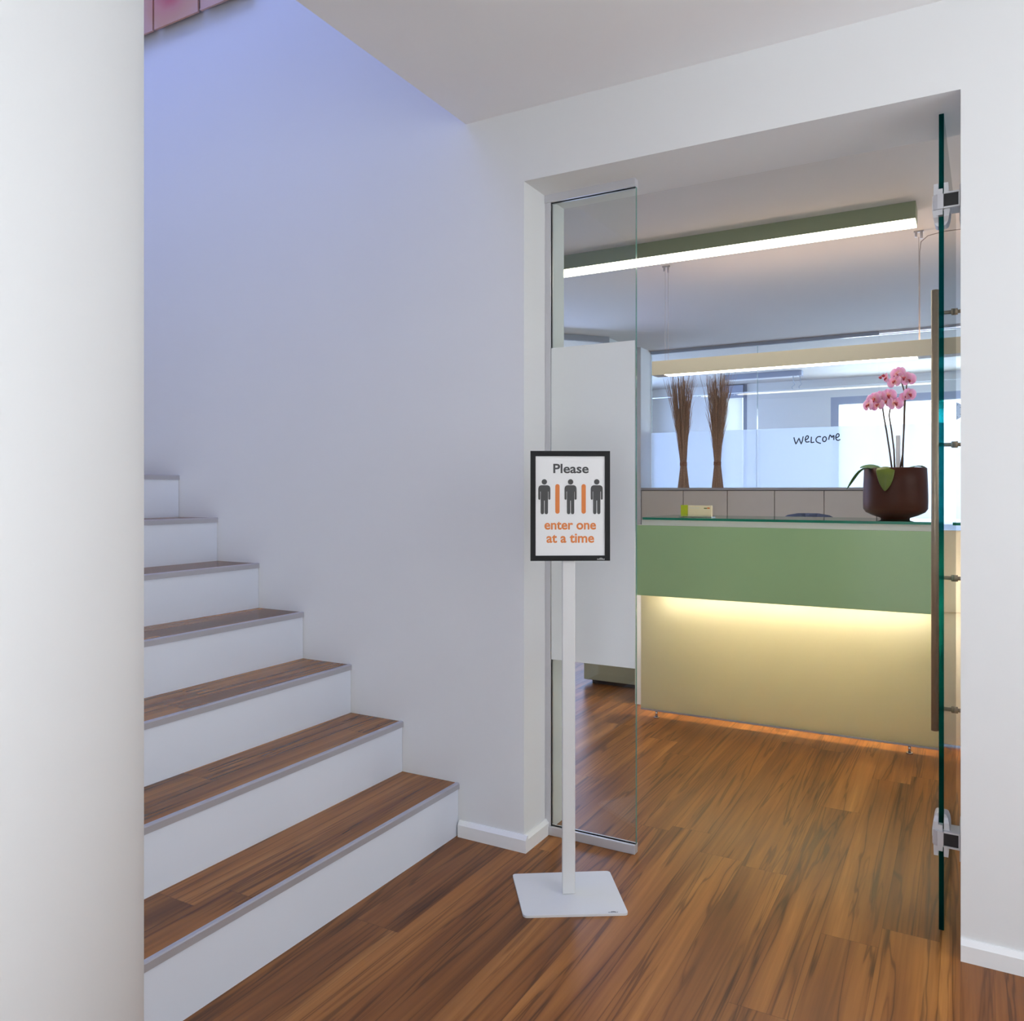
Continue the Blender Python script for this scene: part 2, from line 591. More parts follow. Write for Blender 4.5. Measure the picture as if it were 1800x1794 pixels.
def window(name, axis, a0, a1, p0, p1, z0, z1, fr, mat, bars=()):
    """A framed window in a wall: frame with a pane; axis is the direction it runs along."""
    f = MB()

    def put(s0, s1, za, zb):
        if axis == 'x':
            f.box(s0, s1, p0, p1, za, zb)
        else:
            f.box(p0, p1, s0, s1, za, zb)
    put(a0, a0 + fr, z0, z1)
    put(a1 - fr, a1, z0, z1)
    put(a0 + fr, a1 - fr, z0, z0 + fr)
    put(a0 + fr, a1 - fr, z1 - fr, z1)
    for b in bars:
        put(b - fr / 2, b + fr / 2, z0 + fr, z1 - fr)
    o = struct(f.build(name, mat))
    mid = (p0 + p1) / 2
    g = MB()
    if axis == 'x':
        g.box(a0 + fr, a1 - fr, mid - 0.004, mid + 0.004, z0 + fr, z1 - fr)
    else:
        g.box(mid - 0.004, mid + 0.004, a0 + fr, a1 - fr, z0 + fr, z1 - fr)
    g.build('window_pane', M['glass'], o)
    return o


window('window_4', 'x', -1.6, 1.6, -5.17, -5.09, 0.4, 2.3, 0.06, M['trim'], bars=(-0.53, 0.53))
window('window_5', 'y', -1.9, -0.2, 1.84, 1.91, 0.5, 2.2, 0.06, M['trim'], bars=(-1.05,))


# baseboards with a chamfered top edge
def skirt_x(name, x0, x1, mat=M['trim']):
    b = MB()
    b.prism([(0.0, 0.0), (0.0, 0.052), (-0.005, 0.052), (-0.015, 0.040), (-0.015, 0.0)], 'x', x0, x1)
    return struct(b.build(name, mat))


skirt_x('baseboard_left', -1.508, XL + 0.015)
skirt_x('baseboard_right', XR, 1.8)
b = MB()
b.prism([(XL, 0.0), (XL, 0.052), (XL + 0.005, 0.052), (XL + 0.015, 0.040), (XL + 0.015, 0.0)], 'y', 0.0, 0.138)
struct(b.build('baseboard_jamb', M['trim']))

# reception room shell
CX0 = -2.535
w = MB()
w.prism([(-3.98, TH), (-3.98, 2.30), (-3.90, 2.33), (-3.90, TH)], 'z', 0, CR)
struct(w.build('wall_reception_left', M['wall']))
w = MB()
w.box(-2.75, -2.61, 3.64, 4.165, 0, CR).box(-2.75, CX0, 4.165, 4.44, 0, CR)
struct(w.build('wall_niche', M['wall']))
struct(bx(0.95, 1.1, TH, 7.0, 0, CR).build('wall_reception_right', M['wall']))
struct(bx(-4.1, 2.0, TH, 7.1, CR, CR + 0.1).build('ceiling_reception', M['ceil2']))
w = MB()
w.box(-4.1, -2.62, 6.9, 7.05, 0, CR).box(-2.62, -2.30, 6.9, 7.05, 0, 1.0).box(-2.30, -1.36, 6.9, 7.05, 0, CR)
w.box(-1.36, 0.75, 6.9, 7.05, 2.19, CR).box(-1.36, 0.75, 6.9, 7.05, 0, 0.75).box(0.75, 1.1, 6.9, 7.05, 0, CR)
struct(w.build('wall_room_behind', M['wall']))
struct(bx(-4.2, -4.05, 4.44, 7.0, 0, CR).build('wall_room_left', M['wall']))
struct(bx(-4.05, -2.75, 4.36, 4.44, 0, CR).build('wall_room_front', M['wall']))
window('window_1', 'x', -2.62, -2.30, 6.92, 6.99, 1.0, CR, 0.05, M['winframe'])
window('window_2', 'x', -1.36, 0.75, 6.90, 6.99, 0.75, 2.19, 0.085, M['winframe'])
b_ = thing('roller_blind', 'narrow white roller blind with grey cassette in the small far window', 'blind', (-2.46, 6.88, 1.02))
bx(-2.57, -2.35, 6.873, 6.880, 1.05, 2.25).build('blind_fabric', M['blind'], b_)
bx(-2.585, -2.335, 6.850, 6.895, 2.24, 2.385).build('cassette', M['winframe'], b_)
b_ = thing('roller_blind', 'wide bright white roller blind in the far window behind the orchid', 'blind', (-0.3, 6.88, 0.8))
bx(-1.255, 0.66, 6.873, 6.880, 0.82, 2.08).build('blind_fabric', M['blind'], b_)
bx(-1.255, 0.66, 6.862, 6.890, 0.80, 0.82).build('hem_bar', M['alu2'], b_)

# slanting glazed wall at the left of the reception, running from (-3.9, 2.33) to (-2.61, 3.64)
ang = math.atan2(1.31, 1.29)
w3 = bpy.data.objects.new('window_3', None)
C.objects.link(w3)
w3.location = (-3.90, 2.33, 0)
w3.rotation_euler = (0, 0, ang)
struct(w3)
LW = 1.838
f = MB()
f.box(0, LW, -0.03, 0.03, CR - 0.045, CR).box(0, LW, -0.03, 0.03, 0, 0.05)
for s in (0.0, LW / 2 - 0.02, LW - 0.04):
    f.box(s, s + 0.04, -0.03, 0.03, 0.05, CR - 0.045)
f.build('window_frame', M['rail'], w3, local=True)
bx(0.04, LW - 0.04, -0.004, 0.004, 0.05, CR - 0.045).build('window_pane', M['frost2'], w3, local=True)


# ---------------------------------------------------------------- staircase
Xs, G, R = -1.5122, 0.2361, 0.1734
stair = thing('staircase', 'white staircase with walnut treads and grey nosings climbing along the bluish wall', 'staircase', (Xs, 0, 0))
for n in range(1, 10):
    x = Xs - (n - 1) * G
    z = n * R
    bx(x - G, x - 0.003, -1.32, -0.001, 0, z - 0.018).build('riser', M['riser'], stair)
    t = bx(x - G - 0.004, x - 0.004, -1.32, -0.001, z - 0.018, z).build('tread', M['tread'], stair)
    nz = MB()
    nz.prism([(x - 0.0045, z - 0.018), (x + 0.002, z - 0.018), (x + 0.002, z - 0.001), (x - 0.001, z + 0.0015), (x - 0.012, z + 0.0015), (x - 0.012, z + 0.0003), (x - 0.0045, z + 0.0003)], 'y', -1.32, -0.001)
    nz.build('nosing', M['alu'], t)
bx(-4.498, Xs - 9 * G - 0.004, -1.32, -0.001, 0, 10 * R).build('landing', M['riser'], stair)

# ---------------------------------------------------------------- foreground column
o = MB().lathe([(0.2, 0.0), (0.2, CZ)], -1.007, -1.700, 96).build('column', M['column'])
tag(o, 'broad round white column in the foreground beside the stairs', 'column')

# ---------------------------------------------------------------- pictures on the stair wall
for (x0, x1, lab) in ((-3.325, -3.0535, 'pink blossom picture panel nearest the column, mostly hidden by it'),
                      (-3.042, -2.770, 'middle pink blossom picture panel with the red flower centre'),
                      (-2.755, -2.484, 'pale pink picture panel farthest from the column')):
    p = thing('picture_panel', lab, 'picture', ((x0 + x1) / 2, -0.03, 3.087), group='pink blossom picture panels above the stairs')
    bx(x0, x1, -0.034, -0.026, 3.087, 3.36).build('print', M['picture'], p)
    bx(x0 + 0.02, x1 - 0.02, -0.026, 0.0, 3.125, 3.335).build('backing', M['under'], p)

# ---------------------------------------------------------------- fixed glass panel in the doorway
gp = thing('glass_side_panel', 'tall fixed glass panel with a frosted band beside the doorway jamb', 'glass panel', (-1.09, 0.147, 0))
bx(-1.240, -0.935, 0.142, 0.152, 0.03, 2.112).build('pane', M['glass'], gp, edge=M['edge_light'], thick='y')
bx(-1.238, -0.937, 0.1405, 0.1418, 0.587, 1.626).build('frosted_band', M['frost'], gp)
bx(-1.2450, -0.935, 0.134, 0.160, 0.0, 0.03, bevel=0.002).build('bottom_rail', M['alu2'], gp)
bx(-1.2600, -0.935, 0.134, 0.160, 2.112, ZT).build('top_rail', M['alu2'], gp)
bx(-1.2600, -1.240, 0.138, 0.160, 0.03, 2.112).build('wall_profile', M['alu2'], gp)

# ---------------------------------------------------------------- open glass door
door = bpy.data.objects.new('door_1', None)
C.objects.link(door)
door.location = (-0.0610, 0.09, 0)
door.rotation_euler = (0, 0, -math.atan2(0.017, 0.86))
struct(door)
door['label'] = 'open clear glass door leaf seen edge on at the doorway'
leaf = bx(-0.006, 0.006, 0.0, 0.88, 0.012, 2.126).build('glass_leaf', M['glass'], door, local=True, edge=M['edge'], thick='x')
ph = MB()
ph.tube([(-0.0545, 0.74, 0.320), (-0.0545, 0.74, 1.844)], 0.0125, 20)
ph = ph.build('pull_handle', M['steel'], door, local=True)
ph2 = MB()
ph2.tube([(0.0545, 0.74, 0.320), (0.0545, 0.74, 1.844)], 0.0125, 20)
ph2 = ph2.build('pull_handle', M['steel'], door, local=True)
for z in (1.763, 1.308, 0.850, 0.399):
    so = MB()
    so.tube([(-0.046, 0.74, z), (-0.0065, 0.74, z)], 0.005, 12)
    so.tube([(-0.012, 0.74, z), (-0.0062, 0.74, z)], 0.011, 14)
    so.build('standoff', M['steel'], ph, local=True)
    so = MB()
    so.tube([(0.0065, 0.74, z), (0.046, 0.74, z)], 0.0065, 12)
    so.tube([(0.0062, 0.74, z), (0.016, 0.74, z)], 0.0115, 14)
    so.build('standoff', M['steel'], ph2, local=True)


def hinge(zc, up):
    s = 1 if up else -1
    h = MB()
    # clamp shells each side of the glass: square at one end, swelling and rounding off to a tongue at the other
    for sd in (-1, 1):
        rings = []
        for t, th, y1 in ((-0.048, 0.0105, 0.060), (-0.020, 0.0115, 0.062), (0.004, 0.0145, 0.062), (0.022, 0.0140, 0.060), (0.038, 0.0120, 0.054), (0.050, 0.0090, 0.044), (0.057, 0.0050, 0.034), (0.0595, 0.0015, 0.026)):
            x0, x1 = 0.0064 * sd, (0.0064 + th) * sd
            y0 = -0.016 if t < 0.05 else -0.008
            rings.append([h.bm.verts.new((x, y, zc + s * t)) for x, y in ((x0, y0), (x1, y0), (x1, y1), (x0, y1))])
        for r0, r1 in zip(rings, rings[1:]):
            for k in range(4):
                h.bm.faces.new((r0[k], r0[(k + 1) % 4], r1[(k + 1) % 4], r1[k]))
        h.bm.faces.new(rings[0])
        h.bm.faces.new(rings[-1])
    o = h.build('hinge', M['hinge'], door, local=True)
    k = MB()
    k.prism([(-0.0205, -0.010), (-0.017, -0.020), (-0.008, -0.024), (0.006, -0.024), (0.006, -0.003), (-0.0205, -0.003)], 'z', zc - 0.020, zc + 0.018)
    k.build('knuckle', M['alu2'], o, local=True)
    k = MB()
    k.prism([(-0.0115, -0.018), (0.004, -0.019), (0.004, -0.003), (-0.0115, -0.003)], 'z', zc - 0.034, zc + 0.033)
    k.build('pivot_block', M['hinge'], o, local=True)
    a = MB()
    for (x0, x1, z0, z1) in ((0.0065, 0.0440, zc + 0.0165, zc + 0.0205), (0.0065, 0.0440, zc - 0.0205, zc - 0.0165), (0.0405, 0.0440, zc - 0.0165, zc + 0.0165)):
        a.box(x0, x1, -0.026, 0.03, z0, z1)
    a.build('hinge_arm', M['hinge'], o, local=True)
    bx(0.0065, 0.0405, -0.022, 0.03, zc - 0.0165, zc + 0.0165).build('pad', M['black'], o, local=True)
    p = MB()
    p.box(0.0425, 0.0450, -0.012, 0.05, zc - 0.055, zc + 0.040, bevel=0.0012)
    p.build('jamb_plate', M['hinge'], o, local=True)


hinge(1.893, False)
hinge(0.258, True)

# ---------------------------------------------------------------- sign stand
st = thing('sign_stand', 'silver white floor stand holding a black framed notice in front of the doorway', 'sign stand', (-1.0125, -0.172, 0), math.radians(29.5))


def rrect(x0, x1, y0, y1, r, n=6):
    pts = []
    for cx, cy, a0 in ((x1 - r, y1 - r, 0), (x0 + r, y1 - r, 90), (x0 + r, y0 + r, 180), (x1 - r, y0 + r, 270)):
        for k in range(n + 1):
            a = math.radians(a0 + 90 * k / n)
            pts.append((cx + r * math.cos(a), cy + r * math.sin(a)))
    return pts


bp = MB()
def local(dx, dy):
    a = -math.radians(29.5)
    return Vector((dx * math.cos(a) - dy * math.sin(a), dx * math.sin(a) + dy * math.cos(a)))


corners = [local(-0.0515, -0.166), local(0.1955, -0.025), local(0.0525, 0.167), local(-0.1975, 0.017)]
out_ = []
for i, p in enumerate(corners):
    p0, p1 = corners[i - 1], corners[(i + 1) % 4]
    a_, b_2 = p + (p0 - p).normalized() * 0.013, p + (p1 - p).normalized() * 0.013
    for k in range(7):
        t = k / 6
        out_.append(tuple(a_ * (1 - t) ** 2 + p * (2 * t * (1 - t)) + b_2 * t ** 2))
bp.prism(out_, 'z', 0.0, 0.006)
plate = bp.build('base_plate', M['stand'], st, local=True)
pole = bx(-0.0185, 0.0185, -0.0125, 0.0125, 0.006, 1.10, bevel=0.003).build('pole', M['stand'], st, local=True)
FZ = 1.107       # middle of the notice
FY = -0.0135     # back of the frame
fr = MB()
fw, fh, bw = 0.1125, 0.155, 0.0148
FXC = 0.004
fr.box(FXC - fw, FXC - fw + bw, FY - 0.010, FY, FZ - fh, FZ + fh)
fr.box(FXC + fw - bw, FXC + fw, FY - 0.010, FY, FZ - fh, FZ + fh)
fr.box(FXC - fw + bw, FXC + fw - bw, FY - 0.010, FY, FZ + fh - bw, FZ + fh)
fr.box(FXC - fw + bw, FXC + fw - bw, FY - 0.010, FY, FZ - fh, FZ - fh + bw)
fr.box(FXC - fw + bw, FXC + fw - bw, FY - 0.002, FY, FZ - fh + bw, FZ + fh - bw)
frame = fr.build('sign_frame', M['frame'], st, local=True)
PY = FY - 0.0065
bx(FXC - fw + bw, FXC + fw - bw, PY, FY - 0.002, FZ - fh + bw, FZ + fh - bw).build('poster', M['poster'], frame, local=True)
K = 0.225 / 1002.0


def sx(p):
    return FXC + (p - 739) * K


def sz(p):
    return FZ + (842 - p) * K


def text_part(name, s, x0, x1, zb, zt, y, mat, parent, bold=0.018, ref=None):
    """Lettering as a mesh standing in the x-z plane, fitted to a width and to a cap height zb..zt."""
    cu = bpy.data.curves.new(name, 'FONT')
    cu.body = s
    cu.size = 1.0
    cu.offset = bold
    cu.extrude = 0.0
    cu.resolution_u = 4
    tmp = bpy.data.objects.new('tmp_text', cu)
    C.objects.link(tmp)
    dg = bpy.context.evaluated_depsgraph_get()
    dg.update()
    me = bpy.data.meshes.new_from_object(tmp.evaluated_get(dg))
    bpy.data.objects.remove(tmp)
    bpy.data.curves.remove(cu)
    xs = [v.co.x for v in me.vertices]
    ys = [v.co.y for v in me.vertices]
    lo, hi = min(xs), max(xs)
    yb = min(ys) if ref is None else ref[0]
    yt = max(ys) if ref is None else ref[1]
    for v in me.vertices:
        v.co = Vector((x0 + (v.co.x - lo) / (hi - lo) * (x1 - x0), y, zb + (v.co.y - yb) / (yt - yb) * (zt - zb)))
    me.materials.clear()
    me.materials.append(mat)
    me.name = name
    o = bpy.data.objects.new(name, me)
    C.objects.link(o)
    o.parent = parent
    return o


TY = PY - 0.0005
text_part('heading_lettering', 'Please', sx(525), sx(971), sz(432), sz(313), TY, M['ink'], frame, 0.022)
text_part('notice_lettering', 'enter one', sx(414), sx(1064), sz(1141), sz(1035), TY, M['orange'], frame, 0.024)
text_part('notice_lettering', 'at a time', sx(440), sx(1040), sz(1307), sz(1190), TY, M['orange'], frame, 0.024)


def icon(pc):
    m_ = MB()
    m_.disc(sx(pc), sz(540), 34 * K, TY - 0.0004, TY)
    m_.prism([(sx(pc + a), sz(b_)) for a, b_ in
              [(-40, 582), (40, 582), (58, 588), (71, 603), (76, 625), (76, 752), (69, 764), (57, 764), (51, 752), (51, 662), (46, 662), (46, 775),
               (-46, 775), (-46, 662), (-51, 662), (-51, 752), (-57, 764), (-69, 764), (-76, 752), (-76, 625), (-71, 603), (-58, 588)]], 'y', TY - 0.0004, TY)
    for s in (-1, 1):
        m_.prism([(sx(pc + s * a), sz(b_)) for a, b_ in [(4, 775), (46, 775), (46, 925), (40, 942), (25, 947), (10, 942), (4, 925)]], 'y', TY - 0.0004, TY)
    m_.build('person_pictogram', M['ink'], frame, local=True)


for pc in (413, 743, 1073):
    icon(pc)
for bc in (578, 908):
    m_ = MB()
    m_.prism(rrect(sx(bc - 27), sx(bc + 27), sz(940), sz(568), 26.5 * K), 'y', TY - 0.0004, TY)
    m_.build('divider_bar', M['orange'], frame, local=True)


def maker_mark(x0, x1, z0, z1, y, mat, parent):
    o = text_part('maker_mark', 'DURABLE', x0, x1, z0, z1, y, mat, parent, 0.03)
    return o


FYF = FY - 0.0103
maker_mark(sx(1078), sx(1172), sz(1519), sz(1505), FYF, M['mark'], frame)
e_ = MB()
for a, h_ in ((-14, 7), (0, 11), (14, 7)):
    e_.prism([(sx(1125 + a - 7), sz(1502)), (sx(1125 + a), sz(1502 - h_)), (sx(1125 + a + 7), sz(1502))], 'y', FYF - 0.0002, FYF)
e_.build('maker_emblem', M['mark'], frame, local=True)


def flat_mark(obj_parent):
    o = maker_mark(0, 0.026, 0, 0.004, 0, M['markdark'], obj_parent)
    for v in o.data.vertices:
        v.co = Vector((0.104 + v.co.x, -0.113 + v.co.z, 0.0064))
    return o


flat_mark(plate)
e_ = MB()
for a, h_ in ((-0.004, 0.002), (0, 0.003), (0.004, 0.002)):
    e_.prism([(0.117 + a - 0.002, -0.1080), (0.117 + a + 0.002, -0.1080), (0.117 + a, -0.1080 + h_)], 'z', 0.0060, 0.0064)
e_.build('maker_emblem', M['markdark'], plate, local=True)

# ---------------------------------------------------------------- reception counter
ct = thing('reception_counter', 'reception counter with green glass band over a glowing cream front', 'counter', (-0.8, 1.56, 0))
XA, XB = -1.475, -0.112
bx(XA, XB, 1.46, 1.472, 0.63, 0.978).build('green_front', M['green'], ct)
fp = bx(XA - 0.012, XB, 1.560, 1.572, 0.042, 0.64).build('cream_front', M['cream'], ct)
bx(XA - 0.012, XB, 1.556, 1.576, 0.034, 0.042).build('edge_profile', M['alu'], fp)
for x in (-1.404, -0.227):
    ft = MB()
    ft.tube([(x, 1.566, 0.004), (x, 1.566, 0.034)], 0.006, 14)
    ft.tube([(x, 1.566, 0.0), (x, 1.566, 0.005)], 0.014, 18)
    ft.build('foot', M['chrome'], ct)
bx(XA, XB, 1.472, 1.90, 0.957, 0.978).build('shelf_board', M['counter'], ct)
bx(XA + 0.03, XB, 1.464, 1.90, 0.9785, 1.005).build('top_board', M['pale'], ct)
bx(XA, XB, 1.472, 1.50, 0.64, 0.955).build('band_backing', M['counter'], ct)
bd = MB()
bd.box(XA - 0.02, 0.94, 1.75, 1.775, 0.012, 0.955)
bd.box(XA - 0.02, 0.94, 1.775, 2.25, 0.73, 0.755)
bd.build('carcass', M['counter'], ct)
bx(XA - 0.122, XA - 0.021, 1.75, 2.25, 0.0, 0.93).build('end_panel', M['white'], ct)
# the plain part of the counter right of the door leaf
bx(XB + 0.002, 0.94, 1.72, 1.75, 0.606, 0.972, bevel=0.002).build('plain_band', M['counter'], ct)
bx(XB + 0.002, 0.94, 1.735, 1.75, 0.012, 0.604).build('plain_front', M['counter'], ct)
bx(-1.437, 0.0, 1.455, 1.90, 1.006, 1.018).build('glass_top', M['glass'], ct, edge=M['edge_top'], thick='z')
bx(XA + 0.1, XB - 0.02, 1.610, 1.640, 0.606, 0.622).build('led_strip', M['led'], ct)

# pedestal unit behind the counter end
pd = thing('pedestal_cabinet', 'low grey green cabinet seen under the frosted band of the glass panel', 'cabinet', (-1.85, 2.3, 0))
bx(-2.04, -1.66, 2.03, 2.55, 0.025, 0.70, bevel=0.003).build('body', M['greybox'], pd)
bx(-2.00, -1.68, 2.06, 2.52, 0.0, 0.025).build('plinth', M['gap'], pd)
bx(-2.035, -1.665, 2.016, 2.029, 0.03, 0.38, bevel=0.002).build('drawer_front', M['greybox'], pd)
bx(-2.035, -1.665, 2.016, 2.029, 0.388, 0.69, bevel=0.002).build('drawer_front', M['greybox'], pd)

# ---------------------------------------------------------------- things on the counter
ch = thing('card_holder', 'clear holder with lime and cream leaflets on the glass counter top', 'card holder', (-1.205, 1.60, 1.018))
hb = MB()
hb.box(-1.290, -1.120, 1.575, 1.640, 1.018, 1.021)
hb.box(-1.290, -1.120, 1.572, 1.575, 1.018, 1.030)
hb.build('acrylic_holder', M['glass'], ch)
cd = MB()
cd.box(-1.284, -1.250, 1.590, 1.600, 1.0212, 1.078)
cd.build('lime_leaflet', M['lime'], ch)
cd = MB()
cd.box(-1.248, -1.127, 1.594, 1.612, 1.0212, 1.076)
cd = cd.build('cream_leaflet', M['card'], ch)
bx(-1.165, -1.150, 1.5932, 1.594, 1.060, 1.065).build('printed_patch', M['leaf2'], cd)
bx(-1.240, -1.190, 1.5932, 1.594, 1.063, 1.0645).build('printed_line', M['mark'], cd)
pr = bx(-1.149, -1.135, 1.5932, 1.594, 1.060, 1.0665).build('printed_patch', M['orange'], cd)

og = thing('potted_orchid', 'pink moth orchid in a wide dark brown bowl on the glass counter top', 'potted plant', (-0.300, 1.76, 1.018))
PC = (-0.300, 1.76)
prof = [(0.062, 1.018), (0.064, 1.024), (0.100, 1.036), (0.128, 1.050), (0.1395, 1.066), (0.1405, 1.10), (0.139, 1.18), (0.1355, 1.253), (0.131, 1.255), (0.128, 1.25), (0.128, 1.225)]
MB().lathe(prof, PC[0], PC[1], 64, cap1=False).build('pot', M['pot'], og)
MB().lathe([(0.1275, 1.22), (0.1275, 1.232)], PC[0], PC[1], 48).build('potting_bark', M['soil'], og)


def leaf(spine, widths, mat, fold=0.25, side=Vector((1, 0, 0))):
    rows = []
    spine = [Vector(p) for p in spine]
    for i, (p, wd) in enumerate(zip(spine, widths)):
        t = (spine[min(i + 1, len(spine) - 1)] - spine[max(i - 1, 0)]).normalized()
        sd = (side - t * side.dot(t)).normalized()
        nr = sd.cross(t)
        rows.append([p + sd * (wd * k) + nr * (wd * fold * abs(k)) for k in (-1, -0.66, -0.33, 0, 0.33, 0.66, 1)])
    mb = MB().strip(rows)
    o = mb.build('leaf', mat, og)
    md = o.modifiers.new('thickness', 'SOLIDIFY')
    md.thickness = 0.003
    sb = o.modifiers.new('smooth', 'SUBSURF')
    sb.levels = 1
    sb.render_levels = 1
    return o


leaf([(-0.335, 1.70, 1.236), (-0.333, 1.655, 1.262), (-0.331, 1.622, 1.262), (-0.330, 1.606, 1.235), (-0.329, 1.603, 1.195), (-0.330, 1.603, 1.165), (-0.331, 1.604, 1.147)],
     [0.022, 0.036, 0.041, 0.040, 0.032, 0.018, 0.002], M['leaf2'], 0.28)
leaf([(-0.335, 1.74, 1.236), (-0.375, 1.735, 1.262), (-0.410, 1.73, 1.266), (-0.440, 1.728, 1.262), (-0.452, 1.727, 1.258)],
     [0.014, 0.022, 0.024, 0.016, 0.002], M['leaf'], 0.12, Vector((0, 1, 0.35)))
leaf([(-0.35, 1.70, 1.236), (-0.395, 1.675, 1.256), (-0.430, 1.655, 1.250), (-0.458, 1.645, 1.215), (-0.480, 1.640, 1.180), (-0.497, 1.638, 1.155)],
     [0.016, 0.022, 0.022, 0.018, 0.012, 0.002], M['leaf'], 0.2, Vector((0.5, 1, 0.2)))
leaf([(-0.27, 1.80, 1.236), (-0.235, 1.83, 1.262), (-0.20, 1.855, 1.268), (-0.17, 1.875, 1.255)], [0.014, 0.024, 0.022, 0.003], M['leaf'], 0.15, Vector((0.5, -1, 0)))


def spike(pts, r0=0.0042, r1=0.0028):
    n = len(pts)
    return MB().tube(pts, [r0 + (r1 - r0) * i / (n - 1) for i in range(n)], 8).build('flower_stem', M['stem'], og)


spike([(-0.312, 1.76, 1.232), (-0.322, 1.757, 1.32), (-0.336, 1.753, 1.42), (-0.349, 1.75, 1.50), (-0.356, 1.745, 1.56), (-0.375, 1.735, 1.585), (-0.405, 1.725, 1.57)])
spike([(-0.302, 1.77, 1.232), (-0.306, 1.765, 1.34), (-0.316, 1.76, 1.43), (-0.326, 1.755, 1.50), (-0.318, 1.75, 1.55)])
spike([(-0.283, 1.77, 1.232), (-0.268, 1.77, 1.32), (-0.264, 1.77, 1.43), (-0.262, 1.768, 1.54), (-0.262, 1.765, 1.61), (-0.275, 1.755, 1.665), (-0.305, 1.745, 1.68)])
spike([(-0.270, 1.775, 1.232), (-0.268, 1.775, 1.36), (-0.262, 1.77, 1.45), (-0.258, 1.768, 1.56), (-0.250, 1.76, 1.65)])


def flower_mesh():
    mb = MB()

    def petal(a, ln, wd, lift, y):
        """a: direction in the x-z plane."""
        d = Vector((math.cos(a), 0, math.sin(a)))
        s = Vector((-math.sin(a), 0, math.cos(a)))
        rows = []
        for t, wf in ((0.04, 0.18), (0.18, 0.55), (0.38, 0.92), (0.58, 1.0), (0.78, 0.85), (0.93, 0.5), (1.0, 0.12)):
            rows.append([d * (ln * t) + s * (wd * wf * k) + Vector((0, y - lift * t * t + 0.006 * abs(k) * wf * t - 0.004 * math.sin(t * PI), 0)) for k in (-1, -0.5, 0, 0.5, 1)])
        mb.strip(rows)
    petal(PI / 2, 0.034, 0.015, 0.004, 0.003)
    petal(PI * 7 / 6 + 0.15, 0.034, 0.014, 0.004, 0.003)
    petal(-PI / 6 - 0.15, 0.034, 0.014, 0.004, 0.003)
    petal(0.22, 0.038, 0.026, 0.008, 0.0)
    petal(PI - 0.22, 0.038, 0.026, 0.008, 0.0)
    return mb


fl0 = flower_mesh().build('flower', M['petal'], og)
md = fl0.modifiers.new('thickness', 'SOLIDIFY')
md.thickness = 0.0008
sb = fl0.modifiers.new('smooth', 'SUBSURF')
sb.levels = 1
sb.render_levels = 1
lp = MB()
lp.tube([(0, -0.002, 0.003), (0, -0.009, -0.001), (0, -0.015, -0.007), (0, -0.013, -0.014)], [0.004, 0.006, 0.005, 0.0015], 10)
lp.tube([(-0.009, -0.010, 0.003), (0, -0.006, -0.002), (0.009, -0.010, 0.003)], [0.0015, 0.004, 0.0015], 8)
lip0 = lp.build('lip', M['lip'], fl0, local=True)
spots = [(-0.284, 1.742, 1.688, -20, 0, 1.0), (-0.243, 1.745, 1.660, 25, 6, 0.95), (-0.335, 1.738, 1.672, -60, 10, 0.75), (-0.300, 1.732, 1.650, -25, -20, 0.95),
         (-0.262, 1.735, 1.668, 5, 5, 0.95), (-0.241, 1.755, 1.592, 40, 0, 0.95), (-0.258, 1.748, 1.583, 10, -10, 0.7),
         (-0.411, 1.722, 1.548, -45, -5, 0.95), (-0.388, 1.728, 1.575, -20, 8, 0.95), (-0.365, 1.735, 1.585, -10, 0, 0.9), (-0.372, 1.722, 1.545, -10, -20, 0.9),
         (-0.328, 1.742, 1.590, 10, 5, 1.0), (-0.300, 1.745, 1.552, 30, -10, 1.05), (-0.340, 1.735, 1.563, 0, 0, 0.85)]
for i, (x, y, z, yaw, pitch, sc) in enumerate(spots):
    if i == 0:
        f_ = fl0
    else:
        f_ = fl0.copy()
        C.objects.link(f_)
        f_.parent = og
        l_ = lip0.copy()
        C.objects.link(l_)
        l_.parent = f_
    f_.location = Vector((x, y, z)) - Vector(og.location)
    f_.rotation_euler = (math.radians(pitch), math.radians(random.uniform(-12, 12)), math.radians(yaw))
    f_.scale = (sc, sc, sc)
# the flower mesh was shifted to the pot's origin; bring it back to its own centre
bmx = bmesh.new()
bmx.from_mesh(fl0.data)
bmesh.ops.translate(bmx, verts=bmx.verts[:], vec=Vector(og.location))
bmx.to_mesh(fl0.data)
bmx.free()
buds = MB()
for p in ((-0.349, 1.735, 1.684), (-0.361, 1.733, 1.676)):
    buds.tube([(p[0] + 0.006, p[1], p[2] - 0.004), (p[0], p[1], p[2]), (p[0] - 0.008, p[1], p[2] + 0.001)], [0.003, 0.008, 0.003], 10)
buds.build('bud', M['lip'], og)

sl = thing('slim_post', 'slim silver post standing behind the orchid bowl', 'post', (-0.309, 2.05, 0.7555))
bx(-0.319, -0.299, 2.04, 2.06, 0.765, 1.425, bevel=0.002).build('shaft', M['alu2'], sl)
bx(-0.37, -0.25, 2.00, 2.10, 0.7555, 0.765, bevel=0.002).build('foot_plate', M['alu'], sl)

